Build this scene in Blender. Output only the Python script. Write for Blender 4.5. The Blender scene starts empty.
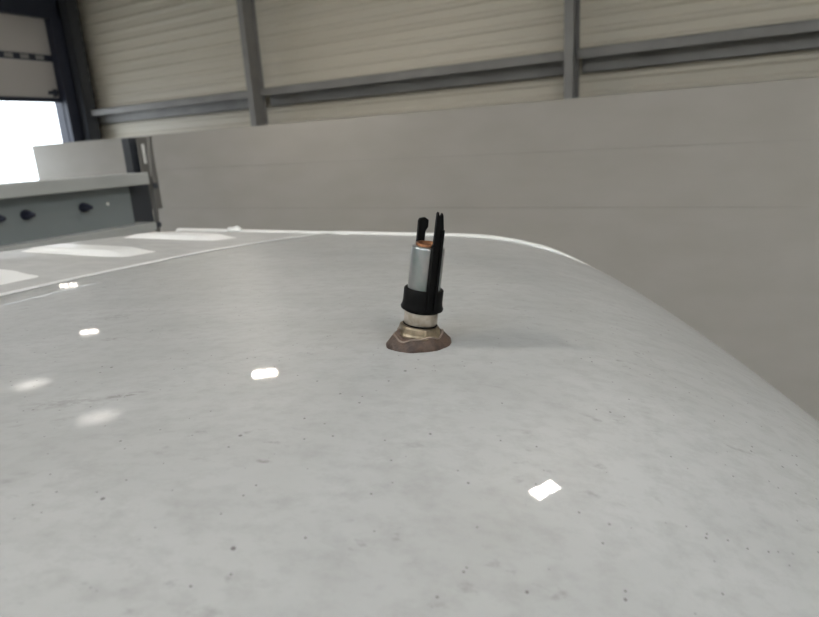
import bpy, bmesh, math, random
from mathutils import Vector, Matrix
random.seed(4)
S = bpy.context.scene
COL = S.collection

# ------------------------------------------------------------------ camera
CX, CY, F = 409.5, 308.5, 616.138
_d = Vector((547.82 - CX, 2596.85 - CY, F)).normalized()          # world down, in camera axes (right, down, forward)
_fw = Vector((0, 0, 1)); _fh = (_fw - _d * _fw.dot(_d)).normalized(); _rt = _d.cross(_fh)
YAW = 0.52334
_Y = math.cos(YAW) * _fh + math.sin(YAW) * _rt
_X = math.cos(YAW) * _rt - math.sin(YAW) * _fh
ROT = Matrix((_X, _Y, -_d))                                       # camera axes -> world
CAM = Vector((0.20948, -0.37239, 2.14121))
cam = bpy.data.objects.new('camera', bpy.data.cameras.new('camera'))
COL.objects.link(cam)
m3 = Matrix((ROT @ Vector((1, 0, 0)), ROT @ Vector((0, -1, 0)), ROT @ Vector((0, 0, -1)))).transposed()
cam.matrix_world = Matrix.Translation(CAM) @ m3.to_4x4()
cam.data.sensor_width = 36.0
cam.data.lens = F / 819 * 36
cam.data.clip_start = 0.02
cam.data.dof.use_dof = True
cam.data.dof.focus_distance = 0.45
cam.data.dof.aperture_fstop = 11
S.camera = cam

# ------------------------------------------------------------------ world, exposure
S.view_settings.view_transform = 'Standard'
S.view_settings.look = 'None'
S.view_settings.gamma = 1.0
S.view_settings.use_curve_mapping = False
S.view_settings.exposure = 0.28
W = bpy.data.worlds.new('overcast'); S.world = W; W.use_nodes = True
bg = W.node_tree.nodes['Background']
bg.inputs['Color'].default_value = (0.86, 0.93, 1.0, 1); bg.inputs['Strength'].default_value = 3.0
pl = bpy.data.lights.new('door_daylight_portal', 'AREA'); pl.shape = 'RECTANGLE'; pl.size = 4.0; pl.size_y = 4.2
pl.cycles.is_portal = True
po = bpy.data.objects.new('door_daylight_portal', pl); COL.objects.link(po)
po.location = (-12.75, 5.8, 1.25); po.rotation_euler = (math.pi / 2, 0, -math.pi / 2)
LAMP = 420.0          # small lenses
FILL_SKYLIGHT = 5.2
FLOOR = -0.95         # the hall floor; heights are taken from the vehicle roof at 2.0

# ------------------------------------------------------------------ helpers
def mat(name, col, rough=.5, metal=0., coat=0., emit=None, es=0., spec=.5, build=None):
    m = bpy.data.materials.new(name); m.use_nodes = True
    nt = m.node_tree; b = nt.nodes['Principled BSDF']
    b.inputs['Base Color'].default_value = (*col, 1); b.inputs['Roughness'].default_value = rough
    b.inputs['Metallic'].default_value = metal; b.inputs['Coat Weight'].default_value = coat
    b.inputs['Coat Roughness'].default_value = .04; b.inputs['Specular IOR Level'].default_value = spec
    if emit: b.inputs['Emission Color'].default_value = (*emit, 1); b.inputs['Emission Strength'].default_value = es
    if build: build(nt, b)
    return m
def N(nt, t, **k):
    n = nt.nodes.new(t)
    for a, v in k.items():
        if a.startswith('i_'): n.inputs[a[2:].replace('_', ' ')].default_value = v
        else: setattr(n, a, v)
    return n
def noise_col(c0, c1, scale, stretch=(1, 1, 1), lo=.35, hi=.65, detail=4, bump=0.):
    def f(nt, b):
        tc = N(nt, 'ShaderNodeTexCoord'); mp = N(nt, 'ShaderNodeMapping'); mp.inputs['Scale'].default_value = stretch
        no = N(nt, 'ShaderNodeTexNoise', i_Scale=scale, i_Detail=detail)
        r = N(nt, 'ShaderNodeValToRGB'); r.color_ramp.elements[0].position = lo; r.color_ramp.elements[1].position = hi
        r.color_ramp.elements[0].color = (*c0, 1); r.color_ramp.elements[1].color = (*c1, 1)
        L = nt.links.new
        L(tc.outputs['Object'], mp.inputs['Vector']); L(mp.outputs['Vector'], no.inputs['Vector'])
        L(no.outputs['Fac'], r.inputs['Fac']); L(r.outputs['Color'], b.inputs['Base Color'])
        if bump:
            bn = N(nt, 'ShaderNodeBump', i_Strength=bump, i_Distance=.01)
            L(no.outputs['Fac'], bn.inputs['Height']); L(bn.outputs['Normal'], b.inputs['Normal'])
    return f
def tag(o, label=None, cat=None, group=None, kind=None):
    if label: o['label'] = label
    if cat: o['category'] = cat
    if group: o['group'] = group
    if kind: o['kind'] = kind
    return o
def obj(name, bm, m, parent=None, smooth=False, loc=None):
    me = bpy.data.meshes.new(name); bmesh.ops.recalc_face_normals(bm, faces=bm.faces[:]); bm.to_mesh(me); bm.free()
    if m: me.materials.append(m)
    if smooth:
        for p in me.polygons: p.use_smooth = True
    o = bpy.data.objects.new(name, me); COL.objects.link(o)
    if parent: o.parent = parent
    if loc: o.location = loc
    return o
def empty(name, loc=(0, 0, 0), rz=0.):
    o = bpy.data.objects.new(name, None); COL.objects.link(o); o.location = loc; o.rotation_euler = (0, 0, rz)
    o.empty_display_size = .1
    return o
def box(bm, a, b, bev=0.):
    vs = [bm.verts.new((x, y, z)) for x in (a[0], b[0]) for y in (a[1], b[1]) for z in (a[2], b[2])]
    fs = [bm.faces.new([vs[i] for i in q]) for q in ((0, 1, 3, 2), (4, 6, 7, 5), (0, 4, 5, 1), (2, 3, 7, 6), (0, 2, 6, 4), (1, 5, 7, 3))]
    if bev:
        es = list({e for f in fs for e in f.edges})
        bmesh.ops.bevel(bm, geom=es, offset=bev, segments=2, affect='EDGES', profile=.5)
def boxes(*bs, bev=0.):
    bm = bmesh.new()
    for a, b in bs: box(bm, a, b, bev)
    return bm
def lathe(bm, prof, seg=48, fn=None, M=None):
    """prof: closed or open list of (r, z); fn(angle, r, z) -> (r, z) perturbs"""
    rings = []
    for r, z in prof:
        ring = []
        for k in range(seg):
            a = 2 * math.pi * k / seg
            rr, zz = fn(a, r, z) if fn else (r, z)
            v = Vector((rr * math.cos(a), rr * math.sin(a), zz))
            ring.append(bm.verts.new(M @ v if M else v))
        rings.append(ring)
    for a, b in zip(rings, rings[1:]):
        for k in range(seg):
            bm.faces.new((a[k], a[(k + 1) % seg], b[(k + 1) % seg], b[k]))
    return rings
def prism(bm, poly, axis, a, b, M=None):
    """poly of 2-D points extruded along axis ('x': points (y,z), 'y': points (x,z), 'z': points (x,y)) between a and b"""
    def P(p, t):
        v = {'x': (t, p[0], p[1]), 'y': (p[0], t, p[1]), 'z': (p[0], p[1], t)}[axis]
        v = Vector(v); return M @ v if M else v
    A = [bm.verts.new(P(p, a)) for p in poly]; B = [bm.verts.new(P(p, b)) for p in poly]
    n = len(poly)
    for k in range(n): bm.faces.new((A[k], A[(k + 1) % n], B[(k + 1) % n], B[k]))
    bm.faces.new(A); bm.faces.new(B[::-1])

# ------------------------------------------------------------------ materials
M = {}
M['concrete'] = mat('painted concrete', (.46, .44, .41), .85, build=noise_col((.445, .425, .39), (.475, .455, .425), 2.0, (.6, 1, 1.5), bump=.08))
M['cladding'] = mat('cream sheet cladding', (.52, .49, .44), .45, build=noise_col((.66, .62, .53), (.72, .68, .59), .7, (.15, 1, 2), detail=1))
M['steel'] = mat('grey painted steel', (.17, .165, .16), .5, build=noise_col((.25, .248, .245), (.31, .308, .305), 2))
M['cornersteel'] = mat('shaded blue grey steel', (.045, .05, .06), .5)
M['darksteel'] = mat('dark blue steel', (.02, .025, .045), .5)
M['doorpanel'] = mat('grey door sandwich panel', (.5, .48, .47), .5)
M['floor'] = mat('grey concrete floor', (.25, .24, .22), .6, build=noise_col((.2, .19, .18), (.29, .28, .26), 1.2))
M['ceiling'] = mat('ceiling sheeting', (.5, .49, .46), .6)
M['outside'] = mat('pale paving', (.5, .5, .48), .9)
M['lampbody'] = mat('lamp housing', (.1, .1, .1), .4)
M['rooflight'] = mat('fill rooflight panel', (.8, .85, .9), .4, emit=(.82, .91, 1.0), es=FILL_SKYLIGHT * 1.1)  # glow of the added fill rooflights
def dome(nt, b):
    tc = N(nt, 'ShaderNodeTexCoord'); mp = N(nt, 'ShaderNodeMapping'); mp.inputs['Scale'].default_value = (2.6, 2.6, 0)
    g = N(nt, 'ShaderNodeTexGradient', gradient_type='SPHERICAL'); m = N(nt, 'ShaderNodeMath', operation='MULTIPLY'); m.inputs[1].default_value = 6.0
    nt.links.new(tc.outputs['Object'], mp.inputs['Vector']); nt.links.new(mp.outputs['Vector'], g.inputs['Vector'])
    nt.links.new(g.outputs['Fac'], m.inputs[0]); nt.links.new(m.outputs[0], b.inputs['Emission Strength'])
M['domelight'] = mat('rooflight dome', (.8, .8, .8), .4, emit=(1, .93, .86), es=1., build=dome)
M['frame'] = mat('light grey frame steel', (.42, .425, .41), .5, build=noise_col((.39, .40, .385), (.45, .455, .44), 4))
M['post'] = mat('mid grey post steel', (.15, .145, .135), .5)
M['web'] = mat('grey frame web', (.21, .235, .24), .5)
M['rubber'] = mat('dark rubber', (.012, .014, .03), .5)
M['whitepaint'] = mat('white spot paint', (.75, .75, .73), .5)
M['glass'] = mat('dark window glass', (.02, .025, .025), .05)
M['tyre'] = mat('tyre rubber', (.02, .02, .02), .8)
M['zinc'] = mat('zinc plated steel', (.52, .53, .53), .36, metal=.85, build=noise_col((.24, .285, .28), (.38, .36, .365), 70, (1, 1, .6)))
M['brass'] = mat('dull plated collar', (.42, .37, .31), .45, metal=.6, build=noise_col((.30, .26, .21), (.50, .45, .39), 130))
M['copper'] = mat('copper', (.22, .10, .05), .4, metal=.9)
M['dark'] = mat('dark bore', (.03, .015, .01), .7)
M['plastic'] = mat('black plastic', (.004, .004, .004), .5, spec=.08)
M['sealant'] = mat('dried brown sealant', (.10, .06, .04), .6, build=noise_col((.028, .016, .011), (.085, .050, .032), 120, bump=.4))
M['ridge'] = mat('pale sealant ridge', (.20, .155, .125), .6)
M['nut'] = mat('stained nut', (.30, .23, .16), .4, metal=.75, build=noise_col((.12, .09, .055), (.32, .26, .18), 110))

SCRAPES = ((-.128, -.149, .015, .004, .75, .6), (-.155, -.172, .034, .010, .55, .32), (-.309, -.026, .018, .009, .5, .35), (-.247, -.074, .010, .006, .5, .45), (.008, -.174, .005, .002, .35, .5))
def paint(nt, b):
    L = nt.links.new
    tc = N(nt, 'ShaderNodeTexCoord')
    def noise(scale, stretch, detail=5., rough=.6):
        mp = N(nt, 'ShaderNodeMapping', vector_type='TEXTURE'); mp.inputs['Scale'].default_value = [1 / q for q in stretch]
        mp.inputs['Rotation'].default_value = (0, 0, .45)
        n = N(nt, 'ShaderNodeTexNoise', i_Scale=scale, i_Detail=detail, i_Roughness=rough)
        L(tc.outputs['Object'], mp.inputs['Vector']); L(mp.outputs['Vector'], n.inputs['Vector']); return n
    def ramp(src, lo, hi):
        r = N(nt, 'ShaderNodeMapRange', i_From_Min=lo, i_From_Max=hi); L(src, r.inputs['Value']); return r.outputs['Result']
    def mul(a, c):
        m = N(nt, 'ShaderNodeMath', operation='MULTIPLY')
        L(a, m.inputs[0])
        if isinstance(c, float): m.inputs[1].default_value = c
        else: L(c, m.inputs[1])
        return m.outputs[0]
    def mix(a, c, fac):
        m = N(nt, 'ShaderNodeMix', data_type='RGBA'); L(fac, m.inputs['Factor'])
        if isinstance(a, tuple): m.inputs['A'].default_value = (*a, 1)
        else: L(a, m.inputs['A'])
        m.inputs['B'].default_value = (*c, 1)
        return m.outputs['Result']
    film = ramp(noise(9, (1, 1.7, 1)).outputs['Fac'], .35, .7)
    fine = ramp(noise(60, (1, 1.5, 1), 6, .7).outputs['Fac'], .45, .75)
    c = mix((.41, .415, .409), (.352, .356, .348), film)
    c = mix(c, (.29, .291, .281), mul(fine, .7))
    # small smears of dirt in loose clusters
    cl = ramp(noise(12, (1, 1.3, 1), 2).outputs['Fac'], .48, .66)
    sm = ramp(noise(80, (1, 1.8, 1), 3).outputs['Fac'], .60, .74)
    c = mix(c, (.22, .22, .205), mul(mul(sm, cl), .8))
    # rubbed scrape marks left of the antenna
    def patch(x, y, rx, ry, rot):
        mp = N(nt, 'ShaderNodeMapping', vector_type='TEXTURE'); mp.inputs['Location'].default_value = (x + .2, y, 2.0)
        mp.inputs['Rotation'].default_value = (0, 0, rot); mp.inputs['Scale'].default_value = (rx, ry, 1)
        ln = N(nt, 'ShaderNodeVectorMath', operation='LENGTH'); L(tc.outputs['Object'], mp.inputs['Vector']); L(mp.outputs['Vector'], ln.inputs[0])
        return ramp(ln.outputs['Value'], 1.0, .4)
    sc = ramp(noise(150, (1, 2., 1), 3).outputs['Fac'], .44, .56)
    for q in SCRAPES:
        c = mix(c, (.13, .115, .10), mul(mul(sc, patch(*q[:5])), q[5]))
    # grit specks
    for scale, thr, keep in ((55., .075, .80), (120., .11, .86), (230., .16, .90)):
        v = N(nt, 'ShaderNodeTexVoronoi', i_Scale=scale); L(tc.outputs['Object'], v.inputs['Vector'])
        dot = ramp(v.outputs['Distance'], thr, thr * .55)
        sp = N(nt, 'ShaderNodeSeparateColor'); L(v.outputs['Color'], sp.inputs['Color'])
        gt = N(nt, 'ShaderNodeMath', operation='GREATER_THAN'); gt.inputs[1].default_value = keep; L(sp.outputs[0], gt.inputs[0])
        c = mix(c, (.10, .09, .085), mul(mul(dot, gt.outputs[0]), .85))
    L(c, b.inputs['Base Color'])
    b.inputs['Coat Roughness'].default_value = .05
    rr = N(nt, 'ShaderNodeMapRange', i_To_Min=.012, i_To_Max=.04); L(film, rr.inputs['Value']); L(rr.outputs['Result'], b.inputs['Coat Roughness'])
    bn = N(nt, 'ShaderNodeBump', i_Strength=.02, i_Distance=.0003); L(noise(300, (1, 1, 1), 2).outputs['Fac'], bn.inputs['Height'])
    L(bn.outputs['Normal'], b.inputs['Coat Normal'])
M['paint'] = mat('dusty white car paint', (.6, .6, .59), .42, coat=.35, spec=.3, build=paint)
M['dull'] = mat('dull dusty white paint', (.5, .5, .49), .5, coat=.08, spec=.25, build=noise_col((.36, .36, .35), (.42, .42, .408), 18, (1, 2, 1)))
M['highlit'] = mat('wiped white paint', (.70, .70, .685), .4, coat=.12, spec=.3)  # rib paint lightened to carry the highlight on the ribs
M['white'] = mat('clean white car paint', (.68, .68, .66), .35, coat=.4)

# ------------------------------------------------------------------ the hall
HX0, HX1, HY0, HY1, HZ = -12.4, 9.0, -8.0, 8.6, 5.8
tag(obj('floor', boxes(((HX0 - .3, HY0 - .3, FLOOR - .2), (HX1 + .3, HY1 + .3, FLOOR))), M['floor']), 'grey concrete hall floor', None, None, 'structure')
tag(obj('outside_ground', boxes(((-40, -14, FLOOR - .25), (HX0 - .3, 26, FLOOR - .05))), M['outside']), 'pale paved yard outside the hall door', None, None, 'structure')
# ceiling with openings for nothing: rooflights are set flush under it
ceil = tag(obj('ceiling', boxes(((HX0 - .3, HY0 - .3, HZ), (HX1 + .3, HY1 + .3, HZ + .2))), M['ceiling']), 'pale sheeted hall ceiling', None, None, 'structure')
tag(obj('wall_right', boxes(((HX1, HY0, FLOOR), (HX1 + .2, HY1, HZ))), M['cladding']), 'pale end wall of the hall', None, None, 'structure')
tag(obj('wall_front', boxes(((HX0, HY0 - .2, FLOOR), (HX1, HY0, HZ))), M['cladding']), 'pale side wall of the hall', None, None, 'structure')

# back wall: sheet cladding in bays, columns and girts
wb = tag(empty('wall_back', (0, HY1, 0)), 'ribbed cream sheet cladding with grey steel columns and rails', None, None, 'structure')
COLX = (-7.49, -2.06, 3.37, 8.8)
GZ0, GZ1 = 2.90, 3.18
def sheet(x0, x1, z0, z1):
    """horizontally ribbed sheet: trapezoid ribs"""
    bm = bmesh.new(); prof = []; z = z0; p = .20
    while z < z1 - 1e-4:
        for dz, dy in ((0, 0), (.10, 0), (.13, -.02), (.17, -.02)):
            if z + dz <= z1: prof.append((dy, z + dz))
        z += p
    prof.append((0, z1))
    A = [bm.verts.new((x0, y, zz)) for y, zz in prof]; B = [bm.verts.new((x1, y, zz)) for y, zz in prof]
    for k in range(len(prof) - 1): bm.faces.new((A[k], B[k], B[k + 1], A[k + 1]))
    return bm
edges = [HX0] + list(COLX) + [HX1]
for x0, x1 in zip(edges, edges[1:]):
    for z0, z1 in ((FLOOR + .03, 3.08), (3.08, HZ)):
        o = obj('cladding_sheet', sheet(x0 + .004, x1 - .004, z0, z1 - .004), M['cladding'], wb, loc=(0, -.06, 0))
obj('backing', boxes(((HX0, 0, FLOOR), (HX1, .2, HZ))), M['cladding'], wb)
def column_bm(w=.12, d=.30, tf=.012, z1=HZ):
    z0 = FLOOR
    return boxes(((-w / 2, -d, z0), (w / 2, -d + tf, z1)), ((-w / 2, -tf, z0), (w / 2, 0, z1)), ((-.005, -d + tf, z0), (.005, -tf, z1)))
cm = None
for x in COLX:
    if cm is None:
        c0 = obj('column', column_bm(), M['steel'], wb, loc=(x, -.30, 0)); cm = c0.data
    else:
        c = bpy.data.objects.new('column', cm); COL.objects.link(c); c.parent = wb; c.location = (x, -.30, 0)
for x0, x1 in zip(edges, edges[1:]):
    for zc in (0.,):
        z0, z1 = GZ0 + zc, GZ1 + zc
        if z1 > HZ: continue
        # channel rail: proud upper lip, recessed lower face
        bm = boxes(((x0 + .065, -.42, z1 - .12), (x1 - .065, -.41, z1)), ((x0 + .065, -.42, z1 - .01), (x1 - .065, -.10, z1)),
                   ((x0 + .065, -.17, z0), (x1 - .065, -.16, z1 - .012)), ((x0 + .065, -.17, z0), (x1 - .065, -.10, z0 + .01)))
        obj('girt', bm, M['steel'], wb)

# end wall with the part-open sectional door
DY0, DY1, DZ = 3.7, 7.79, 4.92
wl = tag(empty('wall_left', (HX0, 0, 0)), 'end wall of the hall around the sectional door', None, None, 'structure')
obj('wall_panel', boxes(((-.25, HY0, FLOOR), (0, DY0, HZ))), M['cladding'], wl)
obj('wall_panel', boxes(((-.25, DY1, FLOOR), (0, HY1, HZ))), M['darksteel'], wl)
obj('lintel', boxes(((-.25, DY0, DZ), (.10, DY1 + .2, HZ))), M['darksteel'], wl)
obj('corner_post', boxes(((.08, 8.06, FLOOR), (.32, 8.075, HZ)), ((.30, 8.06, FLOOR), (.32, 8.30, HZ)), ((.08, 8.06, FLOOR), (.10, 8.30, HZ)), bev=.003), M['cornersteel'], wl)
dr = tag(empty('door_1', (HX0, 0, 0)), 'sectional hall door raised above a bright opening', None, None, 'structure')
obj('frame', boxes(((0, DY1 + .01, FLOOR), (.14, DY1 + .24, DZ)), ((0, DY0 - .20, FLOOR), (.14, DY0, DZ)), bev=.006), M['darksteel'], dr)
z = 3.44
for k, h in enumerate((.69, .69)):
    p = obj('panel', boxes(((-.10, DY0 + .005, z), (-.04, DY1 - .005, z + h - .006)), bev=.004), M['doorpanel'], dr)
    z += h
    if k == 0:
        st = obj('joint_strip', boxes(((-.10, DY0 + .005, z), (-.03, DY1 - .005, z + .12)), bev=.004), M['darksteel'], dr)
        y = DY0 + .15
        while y < DY1 - .1:
            obj('hinge_plate', boxes(((-.03, y, z + .02), (-.022, y + .16, z + .10))), M['steel'], st)
            y += .30
        z += .126
obj('bottom_bar', boxes(((-.12, DY0 + .005, 3.35), (-.02, DY1 - .005, 3.435)), bev=.008), M['darksteel'], dr)
obj('roller_bracket', boxes(((-.04, DY1 - .22, 3.50), (.04, DY1 - .06, 3.56)), ((-.04, DY1 - .12, 3.46), (.02, DY1 - .06, 3.60)), bev=.004), M['darksteel'], dr)

# free-standing concrete partition made of long panels in courses
PY = 6.63
pt = tag(empty('wall_partition', (0, PY, 0)), 'low grey concrete partition of long precast panels', None, None, 'structure')
zs = (FLOOR, 1.327, 1.95, 2.50)
for a, b in zip(zs, zs[1:]):
    for x0, x1 in ((-11.79, 4.6), (4.6, HX1 - .4)):
        bm = bmesh.new(); box(bm, (x0 + .001, 0, a + .0008), (x1 - .001, .22, b - .0008), .0024)
        obj('panel', bm, M['concrete'], pt)

# rooflights
def rooflight(x, y, w, l, label, grp):
    t = tag(empty('rooflight', (x, y, HZ - .025)), label, 'rooflight', grp)
    obj('kerb', boxes(((-w / 2 - .06, -l / 2 - .06, -.08), (-w / 2, l / 2 + .06, 0)), ((w / 2, -l / 2 - .06, -.08), (w / 2 + .06, l / 2 + .06, 0)),
                      ((-w / 2, -l / 2 - .06, -.08), (w / 2, -l / 2, 0)), ((-w / 2, l / 2, -.08), (w / 2, l / 2 + .06, 0))), M['white'], t)
    obj('pane', boxes(((-w / 2, -l / 2, -.04), (w / 2, l / 2, -.02))), M['domelight' if w < 1 else 'rooflight'], t)
rooflight(-10.7, 5.0, .8, .8, 'small square rooflight in the ceiling nearest the sectional door', 'small rooflights')
rooflight(-8.2, 4.55, .8, .8, 'small square rooflight in the ceiling farther from the sectional door', 'small rooflights')
for x, l in ((-7, 'on the sectional door side'), (-.5, 'in the middle of the hall'), (6, 'near the hall end wall')):
    rooflight(x, -4.6, 1.8, 4.6, 'long rooflight strip added as fill light in the ceiling ' + l, 'added fill rooflights')  # unseen strips added for soft fill from behind the camera

rooflight(5.6, -.2, 2.4, 3.0, 'wide rooflight added as fill light in the ceiling beside the vehicle front', 'added fill rooflights')  # unseen, added to brighten the right-hand walls

# twin-lens hall lamps
def hall_lamp(x, y, where, k=1., z=5.0, rz=0., dp=.05):
    t = tag(empty('hall_lamp', (x, y, z), rz), 'twin-lens hall lamp hanging from the ceiling ' + where, 'lamp', 'hanging hall lamps')
    ml = mat('lamp lens', (1, 1, 1), .4, emit=(1, .92, .82), es=LAMP * k)
    obj('housing', boxes(((-.22, -.06 - dp, .01), (.22, .06 + dp, .09)), bev=.01), M['lampbody'], t)
    obj('rod', boxes(((-.01, -.01, .09), (.01, .01, HZ - z)),), M['lampbody'], t)
    for s in (-1, 1):
        obj('lens', boxes(((s * .082 - .062, -dp, 0), (s * .082 + .062, dp, .012)),), ml, t)
for x, y, z, where, k, rz in ((-10.6, 6.25, 5.0, 'in the corner by the sectional door', .12, 59), (-5.2, 5.12, 4.7, 'above the concrete partition', .9, 45),
                              (.565, 2.79, 5.0, 'between vehicle and partition', .42, 70), (-2.6, -2.1, 5.0, 'beside the vehicle', 2.8, 0),
                              (-8.0, -1.7, 5.0, 'facing the sectional door, added as fill', .25, 0), (3.2, -2.0, 5.0, 'towards the hall end wall, added as fill', 2.4, 0)):  # these two lamps are unseen, added for fill
    hall_lamp(x, y, where, k, z, math.radians(rz), .085 if where.startswith('between') else .05)

# ------------------------------------------------------------------ the vehicle
RW, RC, RQ, RPHI, RU0, RK, RP = .6254, .02498, 2.2461, .42933, -.03267, 1.59654, 2.41804
def droop_u(x, y):
    ys = math.sqrt(y * y + .0144) - .12
    return max(0., x * math.cos(RPHI) + ys * math.sin(RPHI) - RU0)
def crown(y): return RC * abs(y / RW) ** RQ
def roof_z(x, y): return 2.0 - crown(y) - RK * droop_u(x, y) ** RP
XS, XR = -.535, -.985          # seam and rear edge
UMAX = .56                     # where the roof meets the windscreen
def front_x(y):
    ys = math.sqrt(y * y + .0144) - .12
    return (UMAX + RU0 - ys * math.sin(RPHI)) / math.cos(RPHI)
veh = tag(empty('white_vehicle', (-.2, 0, 0)), 'dusty white vehicle with a domed roof, ribbed behind the seam', 'vehicle')
OFF = Vector((-.2, 0, 0))
def vobj(name, bm, m, smooth=False, parent=None):
    bmesh.ops.translate(bm, verts=bm.verts[:], vec=(-OFF if parent is None else -OFF))
    return obj(name, bm, m, parent or veh, smooth)
def gridmesh(rows):
    bm = bmesh.new(); V = [[bm.verts.new(p) for p in r] for r in rows]
    for a, b in zip(V, V[1:]):
        for k in range(len(a) - 1): bm.faces.new((a[k], a[k + 1], b[k + 1], b[k]))
    return bm
NY, NX = 120, 150
rows = []
for j in range(NY + 1):
    y = -RW + 2 * RW * j / NY; xf = front_x(y); r = []
    for i in range(NX + 1):
        t = i / NX; x = XS + (xf - XS) * t
        z = roof_z(x, y)
        # rolled lip along the seam
        e = x - XS
        if e < .05: z += .0035 * max(0, 1 - ((e - .022) / .026) ** 2) if abs(e - .022) < .026 else 0
        if e < .006: z -= .006 * (1 - e / .006)
        r.append((x, y, z))
    # extra fine samples at the lip
    fine = []
    for q in range(0, 13):
        x = XS + .05 * q / 12; e = x - XS; z = roof_z(x, y)
        z -= .0021 * (e / .042) if e < .042 else .0021 * max(0, 1 - (e - .042) / .008)
        fine.append((x, y, z))
    r = fine + [p for p in r if p[0] > XS + .055]
    while len(r) < NX: r.append(r[-1])
    rows.append(r[:])
n = min(len(r) for r in rows)
# resample each row so that all have the same count
def resample(r, n, keep=13):
    tail = r[keep - 1:]; xf = r[-1][0]; x0 = tail[0][0]; y = r[0][1]; out = r[:keep]
    for i in range(1, n + 1):
        x = x0 + (xf - x0) * i / n; out.append((x, y, roof_z(x, y)))
    return out
rows = [resample(r, NX) for r in rows]
vobj('roof_panel', gridmesh(rows), M['paint'], True)

# rear roof section, with pressed ribs whose bright reflection is put into lighter paint
rows = []
for j in range(81):
    y = -RW + 2 * RW * j / 80; r = []
    for i in range(91):
        x = XR + (XS - .009 - XR) * i / 90
        z = 2.0 - crown(y) - .001
        e = x - XR
        if e < .03: z -= .02 * (1 - e / .03) ** 2
        r.append((x, y, z))
    rows.append(r)
vobj('rear_roof_panel', gridmesh(rows), M['dull'], True)
RIBS = [.055 + .205 * k for k in range(-3, 3)]
HW = .037
for k, c in enumerate(RIBS):
    xa, xb = XR + .05, XS - .06 - .12 * max(0, c)
    rows = []
    for j in range(19):
        v = -1 + 2 * j / 18; y = c + HW * v; r = []
        for i in range(41):
            u = i / 40; x = xa + (xb - xa) * u
            wx = min(1, min(u / .18, (1 - u) / .22)); wx = wx * wx * (3 - 2 * wx)
            wy = min(1, (1 - abs(v)) / .45); wy = wy * wy * (3 - 2 * wy)
            r.append((x, y, 2.0 - crown(y) - .0016 + .0085 * min(wx, wy, wx * wy * 1.0 + .0)))
        rows.append(r)
    vobj('roof_rib', gridmesh(rows), M['highlit'], True)
# dark joint sealer strip in the seam
SEAMY = [-RW + 2 * RW * j / 60 for j in range(61)]
rows = [[(XS - .003 - .009 * .5 * (1 + math.cos(math.pi * k / 8)), y, 2.0 - crown(y) - .0012 + .003 * math.sin(math.pi * k / 8)) for k in range(9)] for y in SEAMY]
vobj('seam_bead', gridmesh(rows), M['white'], True)
rows = [[(XS - .014, y, 2.0 - crown(y) - .003), (XS + .0035, y, 2.0 - crown(y) + .0004)] for y in [-RW + 2 * RW * j / 60 for j in range(61)]]
M['sealer'] = mat('grey seam sealer', (.13, .13, .12), .6)
vobj('seam_sealer', gridmesh(rows), M['sealer'], True)
# drip rails along both roof edges
for s in (1, -1):
    rows = []
    xs = [XR + (front_x(RW) - XR) * i / 160 for i in range(161)]
    prof = ((-.006, -.004), (-.004, .003), (.001, .006), (.008, .006), (.012, .002), (.012, -.010), (.004, -.014), (-.004, -.012), (-.006, -.004))
    for x in xs:
        zc = roof_z(x, RW) if x > XS else 2.0 - crown(RW) - .001
        k = .8 * max(.08, min(1, (.04 - x) / .14))
        rows.append([(x, s * (RW + dy * k), zc - .004 * (1 - k) + dz * k) for dy, dz in prof])
    vobj('drip_rail', gridmesh(rows), M['white'], True)
# blob of sealer on the far drip rail
bm = bmesh.new(); bmesh.ops.create_icosphere(bm, subdivisions=3, radius=1)
for v in bm.verts:
    v.co = Vector((v.co.x * .022, v.co.y * .008, v.co.z * .007)) * (1 + .2 * math.sin(5 * v.co.x + 3 * v.co.y))
bmesh.ops.translate(bm, verts=bm.verts[:], vec=(-.80, RW + .003, 2.0 - crown(RW) + .003))
vobj('sealer_blob', bm, M['white'], True)
# body below the roof
ZLOW = FLOOR + .45
def side_outline(z):   # half width by height
    return RW + .012 + .16 * min(1, max(0, (1.95 - z) / .9)) ** .8
for s in (1, -1):
    rows = []
    xs = [XR + (front_x(RW) - XR) * i / 40 for i in range(41)]
    for x in xs:
        zt = (roof_z(x, RW) if x > XS else 2.0 - crown(RW)) - .012
        rows.append([(x, s * (side_outline(zt + (ZLOW - zt) * k / 16) + .0 - (.004 if k == 0 else 0)), zt + (ZLOW - zt) * k / 16) for k in range(17)])
    sp = vobj('side_panel', gridmesh(rows), M['white'], True)
    rows = []
    for i in range(21):
        x = -.90 + (.10 + .90) * i / 20
        top = min(1.86, roof_z(x, RW) - .11)
        rows.append([(x, s * (side_outline(1.30 + (top - 1.30) * k / 10) + .004), 1.30 + (top - 1.30) * k / 10) for k in range(11)])
    vobj('side_window', gridmesh(rows), M['glass'], True)
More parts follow.
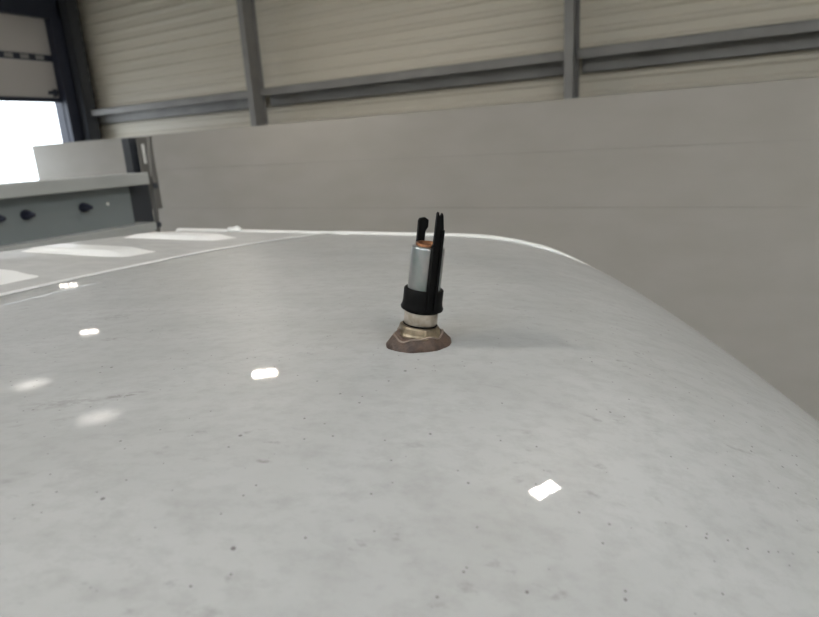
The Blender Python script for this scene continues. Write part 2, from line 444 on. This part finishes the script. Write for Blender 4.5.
# windscreen, bonnet, rear wall
rows = []
for j in range(41):
    y = -RW + 2 * RW * j / 40; xf = front_x(y); zt = roof_z(xf, y); r = []
    for k in range(13):
        t = k / 12; yy = y * (1 + .22 * t)
        r.append((xf + .48 * t, yy, zt + (1.12 - zt) * t))
    rows.append(r)
vobj('windscreen', gridmesh(rows), M['glass'], True)
rows = []
for j in range(41):
    y = -RW + 2 * RW * j / 40; xf = front_x(y) + .48; r = []
    for k in range(15):
        t = k / 14; yy = y * 1.22
        r.append((xf + .55 * math.sin(t * math.pi / 2), yy, 1.12 - (1.12 - ZLOW) * (1 - math.cos(t * math.pi / 2))))
    rows.append(r)
vobj('bonnet', gridmesh(rows), M['white'], True)
rows = []
for j in range(31):
    y = -RW + 2 * RW * j / 30; r = []
    for k in range(13):
        zt = 2.0 - crown(y) - .021; z = zt + (ZLOW - zt) * k / 12
        r.append((XR, y * side_outline(z) / RW if k else y, z))
    rows.append(r)
vobj('rear_wall', gridmesh(rows), M['white'], True)
for x in (-.65, .75):
    for s in (1, -1):
        bm = bmesh.new()
        Mx = Matrix.Translation((x, s * .66, FLOOR + .32)) @ Matrix.Rotation(math.pi / 2, 4, 'X')
        lathe(bm, ((.001, -.08), (.17, -.08), (.18, -.09), (.30, -.09), (.32, -.06), (.32, .06), (.30, .09), (.18, .09), (.17, .08), (.001, .08)), 40, M=Mx)
        vobj('wheel', bm, M['tyre'], True)

# ------------------------------------------------------------------ broken antenna base
ant = tag(empty('antenna_base', (0, 0, roof_z(0, 0)), math.radians(30)), 'broken antenna base of zinc tube in a black clip on brown sealant', 'antenna')
TILT = Matrix.Rotation(math.radians(9.0), 4, 'Y')
mm = .001
rnd = [random.uniform(-1, 1) for _ in range(64)]
def wob(a, k, ph): return math.sin(k * a + ph)
def moundfn(a, r, z):
    t = max(0, 1 - z / (14 * mm))
    f = 1 + t * (.045 * wob(a, 2, 1.4) + .02 * wob(a, 3, .4) + .012 * wob(a, 7, 2.) + .008 * wob(a, 13, .3)) - .10 * abs(math.sin(a)) ** 2
    return r * f, z + (0 if z <= 0 else .0009 * wob(a, 4, .8) + .0006 * wob(a, 7, 2.2))
bm = bmesh.new()
lathe(bm, [(r * mm, z * mm) for r, z in ((22.4, -3), (22.9, 0), (22.6, 1.6), (21.2, 3.4), (19.6, 5.6), (18.4, 7.2), (17.0, 8.2), (15.2, 10.4), (13.4, 12.0), (9, 12.4), (.1, 12.4))], 72, moundfn)
obj('sealant_mound', bm, M['sealant'], ant, True)
# hexagonal nut, domed
bm = bmesh.new()
def hexfn(a, r, z):
    k = math.pi / 3; b = (a + .3) % k - k / 2
    return r * (.866 / math.cos(b) * .45 + .52), z
lathe(bm, [(r * mm, z * mm) for r, z in ((12, 7.0), (17.2, 7.6), (17.4, 8.6), (16.6, 10.0), (15.6, 13.4), (14.6, 14.6), (12.0, 15.0), (10, 15.0))], 72, hexfn, TILT)
obj('nut', bm, M['nut'], ant)
bm = bmesh.new()
lathe(bm, [((17.9 + .75 * math.cos(q * math.pi / 4)) * mm, (7.6 + .7 * math.sin(q * math.pi / 4)) * mm) for q in range(9)], 72, lambda a, r, z: (r * (1 + .03 * wob(a, 3, 1.) - .08 * math.sin(a) ** 2), z + .0011 * wob(a, 4, .8) + .0007 * wob(a, 7, 2.2)))
obj('sealant_ridge', bm, M['ridge'], ant, True)
bm = bmesh.new()
lathe(bm, [(r * mm, z * mm) for r, z in ((11.4, 13), (11.4, 16.0), (12.1, 16.6), (12.1, 25.0), (11.6, 25.6), (11.6, 30))], 64, None, TILT)
obj('collar', bm, M['brass'], ant, True)
for zz in (15.4, 25.4):
    bm = bmesh.new()
    lathe(bm, [((11.9 + .55 * math.cos(q * math.pi / 4)) * mm, (zz + .55 * math.sin(q * math.pi / 4)) * mm) for q in range(9)], 48, None, TILT)
    obj('gap_shade_ring', bm, M['plastic'], ant, True)  # black rings stand in for the shaded gaps around the collar
# black clip ring with flared lower lip
bm = bmesh.new()
lathe(bm, [(r * mm, z * mm) for r, z in ((11.7, 27.0), (13.8, 26.2), (15.0, 26.6), (15.4, 28.0), (14.5, 30.0), (14.2, 33), (14.2, 41.0), (13.6, 41.8), (11.8, 41.8))], 64, None, TILT)
obj('clip_ring', bm, M['plastic'], ant, True)
bm = bmesh.new()
lathe(bm, [(r * mm, z * mm) for r, z in ((11.7, 40), (11.7, 70.2), (11.3, 71.6), (10.2, 72.2), (9.2, 72.2), (9.2, 60))], 64, None, TILT)
obj('tube', bm, M['zinc'], ant, True)
bm = bmesh.new()
lathe(bm, [(r * mm, z * mm) for r, z in ((9.1, 68), (9.1, 73.6), (8.6, 74.4), (7.6, 74.4), (7.1, 73.6), (7.1, 62), (.1, 62))], 56, None, TILT)
obj('copper_sleeve', bm, M['copper'], ant, True)
bm = bmesh.new()
lathe(bm, [(r * mm, z * mm) for r, z in ((7.0, 70.5), (3.2, 69.5), (3.0, 66), (.1, 66))], 40, None, TILT)
obj('bore', bm, M['dark'], ant, True)
# prongs: strips standing against the tube; built facing -y (front) then turned about the axis
def prong(name, ang, poly, rails):
    Mx = TILT @ Matrix.Rotation(ang, 4, 'Z')
    bm = bmesh.new()
    prism(bm, [(x * mm, z * mm) for x, z in poly], 'y', -13.0 * mm, -15.6 * mm, Mx)
    bmesh.ops.triangulate(bm, faces=[f for f in bm.faces if len(f.verts) > 4])
    p = obj(name, bm, M['plastic'], ant)
    for x0, x1, z0, z1 in rails:
        b2 = bmesh.new(); prism(b2, [(x0 * mm, z0 * mm), (x1 * mm, z0 * mm), (x1 * mm, z1 * mm), (x0 * mm, z1 * mm)], 'y', -15.5 * mm, -17.4 * mm, Mx)
        obj('rib', b2, M['plastic'], p)
    return p
# front prong: right of the tube front, notched broken tip
prong('prong', math.radians(19), [(-3.4, 28), (3.4, 28), (3.4, 86), (2.8, 88.0), (2.0, 89), (2.0, 95.5), (1.2, 97.0), (.3, 95.0), (-.8, 95.2), (-1.6, 97.6), (-2.4, 96.6), (-2.6, 76), (-3.4, 74.5)], [(-3.4, -2.0, 29, 74), (1.8, 3.4, 29, 86)])
# rear prong: shorter, with a hook head
prong('prong', math.radians(180 + 22), [(-3.0, 30), (3.0, 30), (3.0, 82), (3.2, 87.5), (2.2, 89.4), (-1.5, 90.2), (-4.2, 88.6), (-4.4, 83.4), (-3.2, 81.6), (-2.6, 80.0)], [(-2.2, 2.2, 42, 78)])

# ------------------------------------------------------------------ steel frame behind the vehicle
fr = tag(empty('steel_frame', (-2.2, 1.53, 0)), 'light grey steel channel frame with dark buffers behind the vehicle roof', 'steel frame')
Y0 = -2.6 - 1.53; Y1 = 0.0
ZT, ZTL, ZBL, ZB = 2.082, 2.029, 1.858, 1.822
obj('top_flange', boxes(((-.12, Y0, ZTL), (0, Y1, ZT)), bev=.004), M['frame'], fr)
obj('bottom_flange', boxes(((-.12, Y0, ZB), (0, Y1, ZBL)), bev=.004), M['frame'], fr)
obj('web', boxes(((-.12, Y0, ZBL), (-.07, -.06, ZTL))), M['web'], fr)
obj('pocket_shade', boxes(((-.135, -.06, ZBL - .02), (-.122, .085, ZTL + .02))), M['cornersteel'], fr)  # dark plate added as the recess shadow at the channel end
# buffers
bufm = None
for y in (1.236, .995, .885, .62, .37, .1, -.2):
    bm = bmesh.new(); Mx = Matrix.Rotation(math.pi / 2, 4, 'Y')
    lathe(bm, ((.0005, -.004), (.020, -.004), (.020, .006), (.016, .010), (.016, .024), (.012, .03), (.008, .055), (.0005, .058)), 24, None, Mx)
    if bufm is None:
        o = obj('buffer', bm, M['rubber'], fr, True); bufm = o.data
    else:
        bm.free(); o = bpy.data.objects.new('buffer', bufm); COL.objects.link(o); o.parent = fr
    o.location = (-.068, y - 1.53, 1.958)
bm = bmesh.new(); lathe(bm, ((.0005, .004), (.006, .003), (.008, 0), (.008, -.002)), 16, None, Matrix.Rotation(math.pi / 2, 4, 'Y'))
obj('rivet', bm, M['whitepaint'], fr, True, loc=(-.069, 1.352 - 1.53, 1.960))
# short upright and legs behind the channel, and the leaning end plate
obj('upright', boxes(((-.172, .098, 1.90), (-.166, .182, 2.239)), ((-.30, .176, 1.90), (-.172, .182, 2.239)), bev=.001), M['post'], fr)
u = bpy.data.objects['upright']
obj('slot_plate', boxes(((-.166, .118, 2.118), (-.163, .132, 2.208))), M['whitepaint'], u)
obj('cheek_shade', boxes(((-.25, .078, 1.90), (-.20, .17, 2.239))), M['cornersteel'], u)  # dark strip stands in for the shaded side of the upright
for y in (-.30, Y0 + .1):
    obj('leg', boxes(((-.22, y, FLOOR), (-.12, y + .10, 2.03)), bev=.004), M['post'], fr)
bm = bmesh.new()
prism(bm, [(.0, 1.80), (.014, 1.80), (.016, 1.814), (.052, 2.236), (.036, 2.236), (.003, 1.814)], 'x', -.02, -.002)
e = obj('end_plate', bm, M['post'], fr)
for z, y in ((2.02, .022), (1.845, .008)):
    obj('bolt', boxes(((-.004, y - .006, z - .012), (.010, y + .012, z + .012)), bev=.004), M['cornersteel'], e)
